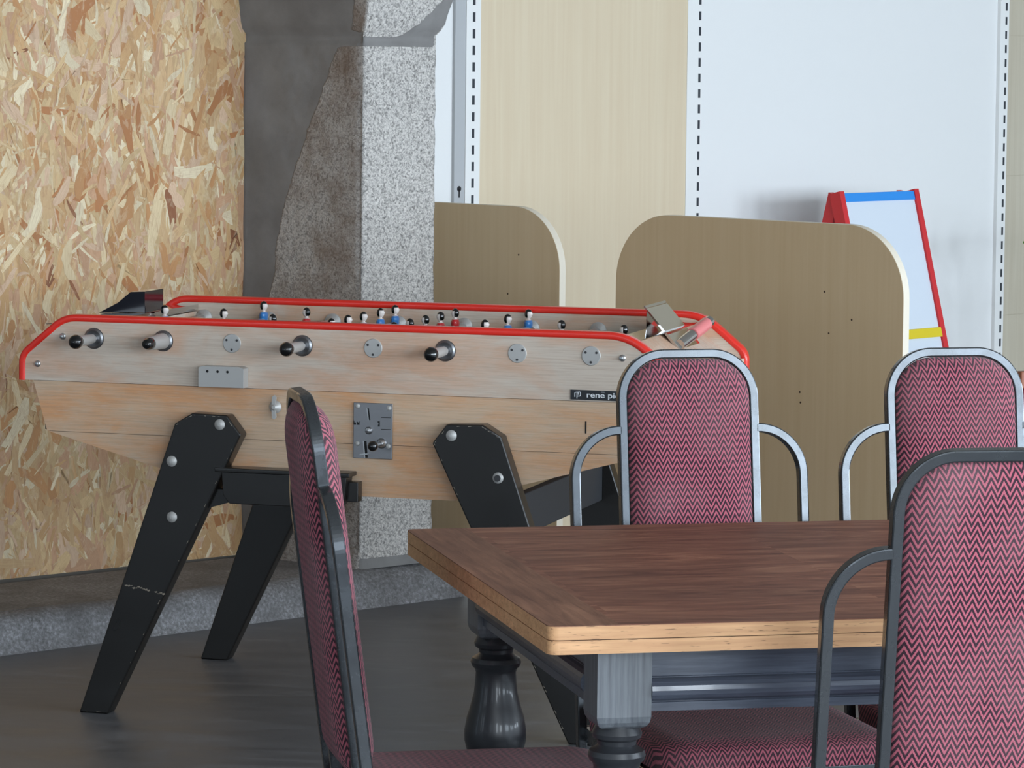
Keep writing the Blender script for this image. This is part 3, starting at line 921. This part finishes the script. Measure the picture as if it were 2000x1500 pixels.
    for i, u in enumerate(RODS):
        b = MB()
        if i in hand:
            cyl(b, (u, -0.075, zr), (u, FW + 0.06, zr), 0.0078)
        else:
            cyl(b, (u, 0.001, zr), (u, FW + 0.16, zr), 0.0078)
        rod = b.build('rod', 'steel', root)
        # outer fitting
        b = MB()
        if i in hand:
            b.lathe([(0.0235, 0.0), (0.0235, 0.003), (0.0215, 0.0045), (0.0195, 0.0065), (0.012, 0.003), (0.0105, 0.003)], axisM((u, 0, zr), (0, -1, 0)), 32, 0)
            b.lathe([(0.0243, -0.001), (0.0243, 0.0022)], axisM((u, 0, zr), (0, -1, 0)), 32, 1)
            b.build('bearing', ['brushed_steel', 'rubber'], rod)
            w_end = hand[i][1]
            b = MB()
            if i == 1:
                b.lathe([(0.0185, 0.006), (0.0175, 0.03), (0.0155, 0.075), (0.0150, 0.082)], axisM((u, 0, zr), (0, -1, 0)), 24)
                b.build('handle_sleeve', 'dull_steel', rod)
                b = MB(); b.lathe([(0.014, 0.080), (0.0146, 0.086), (0.0140, 0.096), (0.0105, 0.104), (0.004, 0.108), (0.0005, 0.1085)], axisM((u, 0, zr), (0, -1, 0)), 24)
                b.build('handle_knob', 'knob_black', rod)
            else:
                b.lathe([(0.0105, 0.012), (0.012, 0.05), (0.0115, 0.095)], axisM((u, 0, zr), (0, -1, 0)), 24)
                b.build('handle_sleeve', 'dull_steel', rod)
                b = MB()
                pr = [(0.0115, 0.088)] + [(0.0168 * math.sin(t), 0.108 - 0.0168 * math.cos(t)) for t in [0.8 + k * (PI - 0.82) / 12 for k in range(13)]]
                b.lathe(pr, axisM((u, 0, zr), (0, -1, 0)), 28)
                b.build('handle_knob', 'knob_black', rod)
        else:
            b.lathe([(0.0218, -0.001), (0.0218, 0.002), (0.0205, 0.0032), (0.001, 0.0034)], axisM((u, 0, zr), (0, -1, 0)), 32, 0)
            for k in range(3):
                a = PI / 6 + k * 2 * PI / 3
                b.lathe([(0.0030, 0.003), (0.0026, 0.0046)], axisM((u + 0.0145 * math.cos(a), 0, zr + 0.0145 * math.sin(a)), (0, -1, 0)), 10, 1)
            b.build('cover_disc', ['dull_steel', 'rubber'], rod)
        # inner bearing on the far side board
        b = MB(); b.lathe([(0.021, 0.0), (0.021, 0.006), (0.014, 0.010), (0.0095, 0.016)], axisM((u, FW - 0.022, zr), (0, -1, 0)), 24)
        b.build('inner_bearing', 'dull_steel', rod)
        for team, dct in (('blue', blue), ('red', red)):
            if i in dct:
                for k, w in enumerate(dct[i]):
                    if team not in pm:
                        o = player_mesh(team).build('player', ['skin_white', 'skin_white', 'hair_black', 'shirt_' + team], rod)
                        pm[team] = o.data
                    else:
                        o = bpy.data.objects.new('player', pm[team]); COL.objects.link(o); o.parent = rod
                    o.location = (u, w, zr)
                    o['label'] = 'blue shirted figure' if team == 'blue' else 'red shirted figure'
    # score box
    b = MB()
    b.prism([(0.456, 0.770), (0.456, 0.814), (0.466, 0.818), (0.556, 0.818), (0.566, 0.814), (0.566, 0.770)], -0.032, -0.0005, mi=0)
    for u in (0.478, 0.503, 0.527): b.lathe([(0.0032, 0.0), (0.0032, 0.0008)], axisM((u, -0.032, 0.806), (0, -1, 0)), 12, 1)
    b.build('score_box', ['dull_steel', 'dark_slot'], root, bevel=0.002)
    # wing lock
    b = MB(); b.lathe([(0.0145, 0.0), (0.0145, 0.004), (0.011, 0.007), (0.007, 0.014), (0.004, 0.016)], axisM((0.633, 0, 0.727), (0, -1, 0)), 24)
    for s in (-1, 1):
        Mx = Matrix.Translation((0.632, -0.010, 0.727 + s * 0.018))
        vs = []
        b.prism([(0.628, 0.727 + s * 0.006), (0.636, 0.727 + s * 0.006), (0.6385, 0.727 + s * 0.023), (0.634, 0.727 + s * 0.028), (0.629, 0.727 + s * 0.024)], -0.014, -0.008)
    b.build('wing_lock', 'dull_steel', root)
    # coin mechanism
    b = MB(); b.box(0.822, -0.004, 0.618, 0.915, -0.0005, 0.745)
    cp = b.build('coin_plate', 'brushed_steel', root, bevel=0.001)
    for u, z in ((0.832, 0.737), (0.907, 0.735), (0.832, 0.651), (0.906, 0.648)):
        b = MB(); b.lathe([(0.0058, 0), (0.0052, 0.003), (0.002, 0.0045)], axisM((u, -0.004, z), (0, -1, 0)), 14)
        b.build('plate_screw', 'dull_steel', cp)
    b = MB(); b.prism([(0.8555, 0.733), (0.8585, 0.733), (0.8625, 0.706), (0.8595, 0.706)], -0.0046, -0.004, mi=0)
    b.prism([(0.8535, 0.733), (0.8555, 0.733), (0.8595, 0.706), (0.8575, 0.706)], -0.0060, -0.004, mi=1)
    b.build('coin_slot', ['dark_slot', 'steel'], cp)
    b = MB(); b.prism([(0.848, 0.658), (0.8535, 0.658), (0.857, 0.620), (0.8515, 0.620)], -0.0046, -0.004, mi=0)
    b.prism([(0.8455, 0.658), (0.848, 0.658), (0.8515, 0.620), (0.849, 0.620)], -0.0060, -0.004, mi=1)
    b.prism([(0.840, 0.628), (0.860, 0.631), (0.860, 0.6285), (0.840, 0.6255)], -0.012, -0.004, mi=1)
    b.build('return_slot', ['dark_slot', 'steel'], cp)
    b = MB()
    for z in (0.7125, 0.6855): b.box(0.888, -0.0046, z, 0.911, -0.004, z + 0.0012)
    b.prism([(0.8225, 0.694), (0.828, 0.694), (0.828, 0.700), (0.8255, 0.697), (0.8225, 0.706)], -0.0046, -0.004)
    b.prism([(0.8305, 0.694), (0.8365, 0.694), (0.8365, 0.703), (0.834, 0.699), (0.8305, 0.702)], -0.0046, -0.004)
    b.prism([(0.880, 0.692), (0.885, 0.692), (0.885, 0.704), (0.880, 0.704), (0.880, 0.7015), (0.8825, 0.700)], -0.0046, -0.004)
    b.build('plate_marking', 'dark_slot', cp)['kind'] = 'stuff'
    b = MB(); b.lathe([(0.0085, 0), (0.0085, 0.005), (0.006, 0.009), (0.001, 0.0105)], axisM((0.8595, -0.004, 0.6825), (0, -1, 0)), 20)
    b.build('coin_button', 'steel', cp)
    b = MB(); b.lathe([(0.012, 0), (0.011, 0.006), (0.0055, 0.012), (0.0055, 0.05)], axisM((0.8895, -0.004, 0.654), (0, -1, 0)), 20)
    b.build('lever_rod', 'steel', cp)
    b = MB(); b.lathe([(0.012 * math.sin(t), 0.062 - 0.012 * math.cos(t)) for t in [0.1 + k * (PI - 0.15) / 12 for k in range(13)]], axisM((0.8895, -0.004, 0.654), (0, -1, 0)), 22)
    b.build('lever_knob', 'knob_black', cp)
    # small studs on the front
    for u, z in ((0.107, 0.872), (0.044, 0.806), (1.450, 0.867)):
        b = MB(); b.lathe([(0.008, 0), (0.0075, 0.003), (0.005, 0.005), (0.0045, 0.009), (0.001, 0.010)], axisM((u, 0, z), (0, -1, 0)), 16)
        b.build('stud', 'steel', root)
    b = MB(); b.box(1.3655, 0.0008, 0.695, 1.3685, 0.0022, 0.722); b.build('key_slot', 'dark_slot', root)
    # maker's plate
    b = MB(); b.box(1.332, -0.003, 0.7705, 1.53, -0.0003, 0.7925)
    lb = b.build('name_plate', 'label_black', root)
    lb['label'] = 'black name plate reading renē pierre'
    cu = bpy.data.curves.new('lettering', 'FONT'); cu.body = 'rene pierre'; cu.size = 0.0178; cu.offset = 0.00028; cu.extrude = 0.0003
    cu.space_character = 1.02
    to = bpy.data.objects.new('tmp', cu); COL.objects.link(to)
    dg = bpy.context.evaluated_depsgraph_get(); me = bpy.data.meshes.new_from_object(to.evaluated_get(dg))
    bpy.data.objects.remove(to)
    me.materials.clear(); me.materials.append(MATS['label_white'])
    tx = bpy.data.objects.new('lettering', me); COL.objects.link(tx); tx.parent = lb
    tx.location = (1.3685, -0.0034, 0.7765); tx.rotation_euler = (PI / 2, 0, 0)
    tx.scale = (1.27, 1, 1)
    b = MB(); b.box(1.4025, -0.0038, 0.7886, 1.4105, -0.0032, 0.7900); b.build('accent', 'label_white', lb)
    b = MB(); k = 0.0062
    def stroke(pts, w=0.0009):
        pts = [(1.342 + x * 0.001, -0.0034, 0.7815 + z * 0.001) for x, z in pts]
        b.sweep(fillet(pts, 0.002, 5) if len(pts) > 2 else pts, [(-w, -0.0003), (w, -0.0003), (w, 0.0003), (-w, 0.0003)], (0, 1, 0))
    stroke([(0, -5), (0, 5), (4.5, 6), (8, 5.5), (8, 0)])
    stroke([(5, -8.5), (5, 6), (13, 6.5), (13, -2.5), (6, -3)])
    b.build('emblem', 'label_white', lb)
    # bare chips along the leg
    b = MB(); rr = random.Random(3)
    for k in range(16):
        t = k / 15; u = 0.285 + t * 0.10 * 0.92; z = 0.3055 - t * 0.018 + rr.uniform(-0.003, 0.003)
        if 0.62 < t < 0.8: continue
        s = rr.uniform(0.001, 0.0035)
        b.prism([(u - 0.004, z), (u, z - s), (u + 0.004, z - s * 0.4), (u + 0.003, z + s * 0.7)], -0.0455, -0.0449)
    b.build('paint_chip', 'worn_edge', root)['kind'] = 'stuff'
build_football()

# ------------------------------------------------------------------ dining table
TX = Vector((0.05475, 4.82408, 0)); TYAW = 0.22473
TD, TH, TL = 1.004, 0.7646, 1.75
def build_table():
    root = empty('dining_table', TX, TYAW, 'oak draw leaf dining table with grey painted turned legs', 'table')
    r = 0.015
    def rr(x0, y0, x1, y1, r):
        out = []
        for cx, cy, s in ((x1 - r, y1 - r, 0), (x0 + r, y1 - r, 1), (x0 + r, y0 + r, 2), (x1 - r, y0 + r, 3)):
            for k in range(5):
                t = s * PI / 2 + k / 4 * PI / 2; out.append((cx + r * math.cos(t), cy + r * math.sin(t)))
        return out
    b = MB(); b.prism(rr(0, 0, TL, TD, r), TH - 0.0012, TH, 'z', 0)
    b.prism(rr(0, 0, TL, TD, r), TH - 0.0194, TH - 0.0012, 'z', 1, smooth=True)
    b.build('top_leaf', ['oak_top', 'oak_edge'], root)
    b = MB(); b.prism(rr(0, 0, TL, TD, r), TH - 0.0395, TH - 0.0206, 'z', 0, smooth=True); b.build('draw_leaf', 'oak_edge', root)
    b = MB(); b.prism(rr(0.003, 0.003, TL - 0.003, TD - 0.003, r), TH - 0.0206, TH - 0.0194, 'z', 0); b.build('leaf_gap', 'seam', root)
    zt = TH - 0.0395; w = 0.078; ox, oy = 0.088, 0.075
    prof = [(0.030, 0.606), (0.033, 0.600), (0.0355, 0.594), (0.034, 0.588), (0.028, 0.584), (0.027, 0.578), (0.031, 0.574), (0.0385, 0.570), (0.041, 0.563), (0.0385, 0.556),
            (0.034, 0.552), (0.0325, 0.546), (0.0335, 0.53), (0.0355, 0.512), (0.0405, 0.492), (0.0465, 0.472), (0.0500, 0.452), (0.0500, 0.436), (0.045, 0.416), (0.033, 0.398), (0.027, 0.385),
            (0.035, 0.378), (0.038, 0.37), (0.035, 0.362), (0.026, 0.355), (0.025, 0.30), (0.028, 0.2), (0.032, 0.15), (0.026, 0.13), (0.038, 0.12), (0.040, 0.105), (0.034, 0.09), (0.034, 0.03), (0.028, 0.0)]
    for x in (ox, TL - ox - w):
        for y in (oy, TD - oy - w):
            b = MB()
            cx, cy = x + w / 2, y + w / 2
            # block with rounded lower corners
            h = w / 2
            b.box(x, y, 0.622, x + w, y + w, zt)
            n = 5
            prev = [(x, y), (x + w, y), (x + w, y + w), (x, y + w)]
            secs = [(0.0, 0.622), (0.0015, 0.614), (0.005, 0.608), (0.010, 0.605)]
            vs = []
            for (d, z) in secs:
                vs += [(x + d, y + d, z), (x + w - d, y + d, z), (x + w - d, y + w - d, z), (x + d, y + w - d, z)]
            fs = []
            for i in range(3):
                for k in range(4): fs.append((i * 4 + k, i * 4 + (k + 1) % 4, (i + 1) * 4 + (k + 1) % 4, (i + 1) * 4 + k))
            fs.append((12, 13, 14, 15)); b.add(vs, fs, 0)
            b.lathe(prof[::-1], Matrix.Translation((cx, cy, 0)), 40, 1)
            b.build('leg', ['grey_painted_oak', 'grey_turned'], root)
    # aprons with half-round moulding
    x0, x1, y0, y1 = ox + w, TL - ox - w, oy + w, TD - oy - w
    def apron(horizontal, c_, out):
        b = MB()
        pr = [(0, zt), (0, 0.677), (0.002, 0.676)]
        for k in range(9):
            t = PI / 2 - k / 8 * PI
            pr.append((0.002 + 0.015 * math.cos(t), 0.6585 + 0.0165 * math.sin(t)))
        pr += [(0.002, 0.641), (0.004, 0.640), (0.004, 0.628), (-0.022, 0.628), (-0.022, zt)]
        pr = [(c_ + out * p, z) for p, z in pr]
        if horizontal: b.prism(pr, x0, x1, 'x')
        else:
            vs = [(p, y0, z) for p, z in pr] + [(p, y1, z) for p, z in pr]; n = len(pr)
            b.add(vs, [list(range(n)), list(range(2 * n - 1, n - 1, -1))] + [(i, (i + 1) % n, n + (i + 1) % n, n + i) for i in range(n)], 0)
        b.build('apron', 'apron_paint', root)
    apron(True, oy + 0.012, -1); apron(True, TD - oy - 0.012, 1); apron(False, ox + 0.012, -1); apron(False, TL - ox - 0.012, 1)
m = mat('apron_paint', rgb(54, 58, 66), 0.3, coat=0.2); t = NT(m)
g = t.noise(t.coord((3, 60, 60)), 3.0, 5, 0.6)
t.color(t.ramp(g, [(0.3, rgb(58, 63, 74)), (0.55, rgb(74, 80, 92)), (0.75, rgb(88, 94, 106))]))
build_table()

# ------------------------------------------------------------------ chairs
REC = 0.132
def yb(z): return 0.20 + (z - 0.45) * REC
CTOP = 1.04
def rounded_ring(hx, z0, z1, rt, rb, n=8):
    out = []
    for cx, cz, s, r in ((hx - rt, z1 - rt, 0, rt), (-hx + rt, z1 - rt, 1, rt), (-hx + rb, z0 + rb, 2, rb), (hx - rb, z0 + rb, 3, rb)):
        for k in range(n + 1):
            t = s * PI / 2 + k / n * PI / 2
            out.append((cx + r * math.cos(t), cz + r * math.sin(t)))
    return out
def pad(hx, z0, z1, rt, rb, R, bulge, to3, base=0.0, levels=7):
    """cushion: rings inset by d, bulged along the normal. to3(x, z, d) -> point"""
    vs = []; fs = []
    cnt = None
    for i in range(levels + 1):
        t = i / levels; d = R * (1 - math.cos(t * PI / 2)); h = base + bulge * math.sin(t * PI / 2)
        ring = rounded_ring(hx - d, z0 + d, z1 - d, max(rt - d, 0.004), max(rb - d, 0.004))
        cnt = len(ring)
        for (x, z) in ring: vs.append(to3(x, z, h))
    for i in range(levels):
        for k in range(cnt):
            k2 = (k + 1) % cnt; fs.append((i * cnt + k, i * cnt + k2, (i + 1) * cnt + k2, (i + 1) * cnt + k))
    fs.append([levels * cnt + k for k in range(cnt)])
    return vs, fs
def build_chair():
    root = empty('dining_chair', (0, 0, 0), 0, 'x', 'chair', 'herringbone dining chairs around the table')
    sec = rrect(0.0079, 0.0092, 0.0022, 2)
    hx = 0.1175; zt = CTOP - 0.0078; rc = 0.075
    path = [(-hx, yb(0.44), 0.44), (-hx, yb(zt), zt), (hx, yb(zt), zt), (hx, yb(0.44), 0.44)]
    def arcpath(hx_, zt_, rc_):
        pts = [Vector((-hx_, 0, 0.44)), Vector((-hx_, 0, 0.7))]
        for k in range(25):
            t = PI - k / 24 * PI / 2; pts.append(Vector((-hx_ + rc_ + rc_ * math.cos(t), 0, zt_ - rc_ + rc_ * math.sin(t))))
        for k in range(25):
            t = PI / 2 - k / 24 * PI / 2; pts.append(Vector((hx_ - rc_ + rc_ * math.cos(t), 0, zt_ - rc_ + rc_ * math.sin(t))))
        pts += [Vector((hx_, 0, 0.7)), Vector((hx_, 0, 0.44))]
        return [Vector((p.x, yb(p.z), p.z)) for p in pts]
    sd = Vector((0, -1, REC * 1.0)).normalized()
    b = MB(); b.sweep(arcpath(hx, zt, rc), sec, sd, smooth=False)
    b.build('back_frame', 'chair_frame', root, bevel=0.0)
    za = 0.905; ox = 0.204; ra = 0.080
    for s in (-1, 1):
        pts = [Vector((s * (hx + 0.004), 0, za))]
        for k in range(25):
            t = k / 24 * PI / 2; pts.append(Vector((s * (ox - ra + ra * math.sin(t)), 0, za - ra + ra * math.cos(t))))
        pts.append(Vector((s * ox, 0, 0.44)))
        pts = [Vector((p.x, yb(p.z), p.z)) for p in pts]
        low = fillet([pts[-1], Vector((s * ox, yb(0.36), 0.36)), Vector((s * ox, 0.26, 0.0))], 0.06)
        b = MB(); b.sweep(pts[:-1] + low, sec, sd)
        b.build('rear_leg', 'chair_frame', root)
        b = MB()
        fl = fillet([Vector((s * 0.195, -0.10, 0.402)), Vector((s * 0.195, -0.205, 0.402)), Vector((s * 0.195, -0.215, 0.0))], 0.03)
        b.sweep(fl, rrect(0.0078, 0.011, 0.003), (1, 0, 0))
        b.build('front_leg', 'chair_frame', root)
    b = MB()
    for s in (-1, 1): b.box(s * 0.195 - 0.008, -0.10, 0.390, s * 0.195 + 0.008, 0.20, 0.414)
    b.box(-0.187, -0.213, 0.390, 0.187, -0.197, 0.414); b.box(-0.20, 0.188, 0.390, 0.20, 0.203, 0.414)
    b.build('seat_frame', 'chair_frame', root, bevel=0.002)
    # backrest, padded on both sides
    ph = hx - 0.0085; z0, z1 = 0.475, zt - 0.0085; rt = rc - 0.0085
    front = lambda x, z, h: (x, yb(z) - h, z + h * REC)
    vs, fs = pad(ph, z0, z1, rt, 0.04, 0.06, 0.032, front, 0.004)
    vs2, fs2 = pad(ph, z0, z1, rt, 0.04, 0.055, 0.027, lambda x, z, h: (x, yb(z) + h, z - h * REC), -0.004)
    b = MB(); b.add(vs, fs, 0, True); b.build('backrest_pad', 'fabric_back', root)
    b = MB(); b.add(vs2, fs2, 0, True); b.build('backrest_rear', 'fabric_back', root)
    # seat
    top = lambda x, y, h: (x, y, 0.416 + h)
    vs, fs = pad(0.205, -0.225, 0.195, 0.05, 0.06, 0.05, 0.020, top, 0.026)
    n0 = len(rounded_ring(0.205, -0.225, 0.195, 0.05, 0.06))
    ring = rounded_ring(0.203, -0.223, 0.193, 0.05, 0.06)
    o = len(vs); vs = vs + [(x, y, 0.415) for x, y in ring]
    fs = fs + [(o + k, o + (k + 1) % n0, (k + 1) % n0, k) for k in range(n0)] + [[o + k for k in reversed(range(n0))]]
    b = MB(); b.add(vs, fs, 0, True); b.build('seat', 'fabric_seat', root)
    return root
proto = build_chair()
OFF = yb(CTOP)
def set_chair(o, top, psi, label):
    R = Matrix.Rotation(psi, 3, 'Z'); d = R @ Vector((0, OFF, 0))
    o.location = (top[0] - d.x, top[1] - d.y, 0); o.rotation_euler = (0, 0, psi); o['label'] = label
def topat(x, y, z=CTOP): return (x, y)
k_ = (CAM_H - CTOP) / (CAM_H - 1.015)
set_chair(proto, (0.312 * k_, 6.395 * k_), 0.28, 'herringbone chair in front of the partition, facing the camera across the table')
c2 = copy_tree(proto); set_chair(c2, (0.801 * k_, 6.492 * k_), 0.24, 'herringbone chair at far side of the table, right of the other, below the easel')
c3 = copy_tree(proto); set_chair(c3, (0.645 * k_, 4.81 * k_), PI + 0.20, 'nearest herringbone chair seen from behind, at bottom right')
c4 = copy_tree(proto); set_chair(c4, (-0.328 * k_, 5.543 * k_), PI / 2 + 0.205, 'herringbone chair seen edge on at the left end of the dining table')

# ------------------------------------------------------------------ things at the right edge
def build_side_chair():
    root = empty('wooden_chair', (1.300, 9.1, 0), 0.5, 'wooden chair with crimson padded back at the right edge, behind the others', 'chair')
    b = MB(); b.box(0.0, 0, 0.700, 0.42, 0.025, 0.744); b.build('top_rail', 'brown_wood', root, bevel=0.004)
    b = MB(); b.box(0.002, -0.012, 0.60, 0.418, 0.03, 0.699); b.build('back_pad', 'crimson', root, bevel=0.01)
    for x in (0.0, 0.39):
        b = MB(); b.box(x, 0.0, 0.0, x + 0.03, 0.027, 0.599); b.build('leg', 'brown_wood', root)
        b = MB(); b.box(x, -0.40, 0.0, x + 0.03, -0.37, 0.42); b.build('leg', 'brown_wood', root)
    b = MB(); b.box(0.0, -0.41, 0.42, 0.42, -0.001, 0.46); b.build('seat', 'crimson', root, bevel=0.01)
build_side_chair()
def build_plant():
    root = empty('potted_plant', (1.93, 12.3, 0), 0.0, 'green leafy plant just entering the frame at the right edge', 'plant')
    b = MB(); b.lathe([(0.10, 0.0), (0.13, 0.24), (0.14, 0.25), (0.14, 0.27), (0.12, 0.27), (0.118, 0.25)], None, 28); b.build('pot', 'terracotta', root)
    b = MB(); b.lathe([(0.117, 0.245), (0.1, 0.252), (0.001, 0.255)], None, 20); b.build('soil', 'soil', root)
    rr = random.Random(5)
    b = MB(); lv = MB()
    for k in range(9):
        a = k * 2.4 + PI; h = 0.60 + 0.055 * k if k else 0.93; reach = 0.118 if k == 0 else rr.uniform(0.10, 0.2)
        if k and math.cos(a) < -0.3: reach *= 0.5
        tip = Vector((reach * math.cos(a), reach * math.sin(a), h - 0.02))
        path = fillet([Vector((0.02 * math.cos(a), 0.02 * math.sin(a), 0.24)), Vector((0.02 * math.cos(a), 0.02 * math.sin(a), h * 0.8)), tip], 0.1)
        b.sweep(path, circ(0.003, 0.003, 6), (0.3, 0.9, 0.1), smooth=True)
        n = 8; vs = []; fs = []
        Rz = Matrix.Rotation(a, 3, 'Z')
        for i in range(n + 1):
            t = i / n; w = 0.045 * math.sin(PI * min(1, t * 0.97 + 0.03)) ** 0.7
            for j in (-1, 0, 1):
                p = Rz @ (Vector((t * 0.12 - 0.06, j * w, -0.05 * (t - 0.3) ** 2 + (0 if j else -0.006))) if k else Vector((t * 0.12 - 0.06, j * 0.004, j * w)))
                vs.append(tip + p)
        for i in range(n):
            for j in range(2): fs.append((i * 3 + j, i * 3 + j + 1, (i + 1) * 3 + j + 1, (i + 1) * 3 + j))
        lv.add(vs, fs, 0, True)
    b.build('stem', 'leaf', root); lv.build('foliage', 'leaf', root)
build_plant()
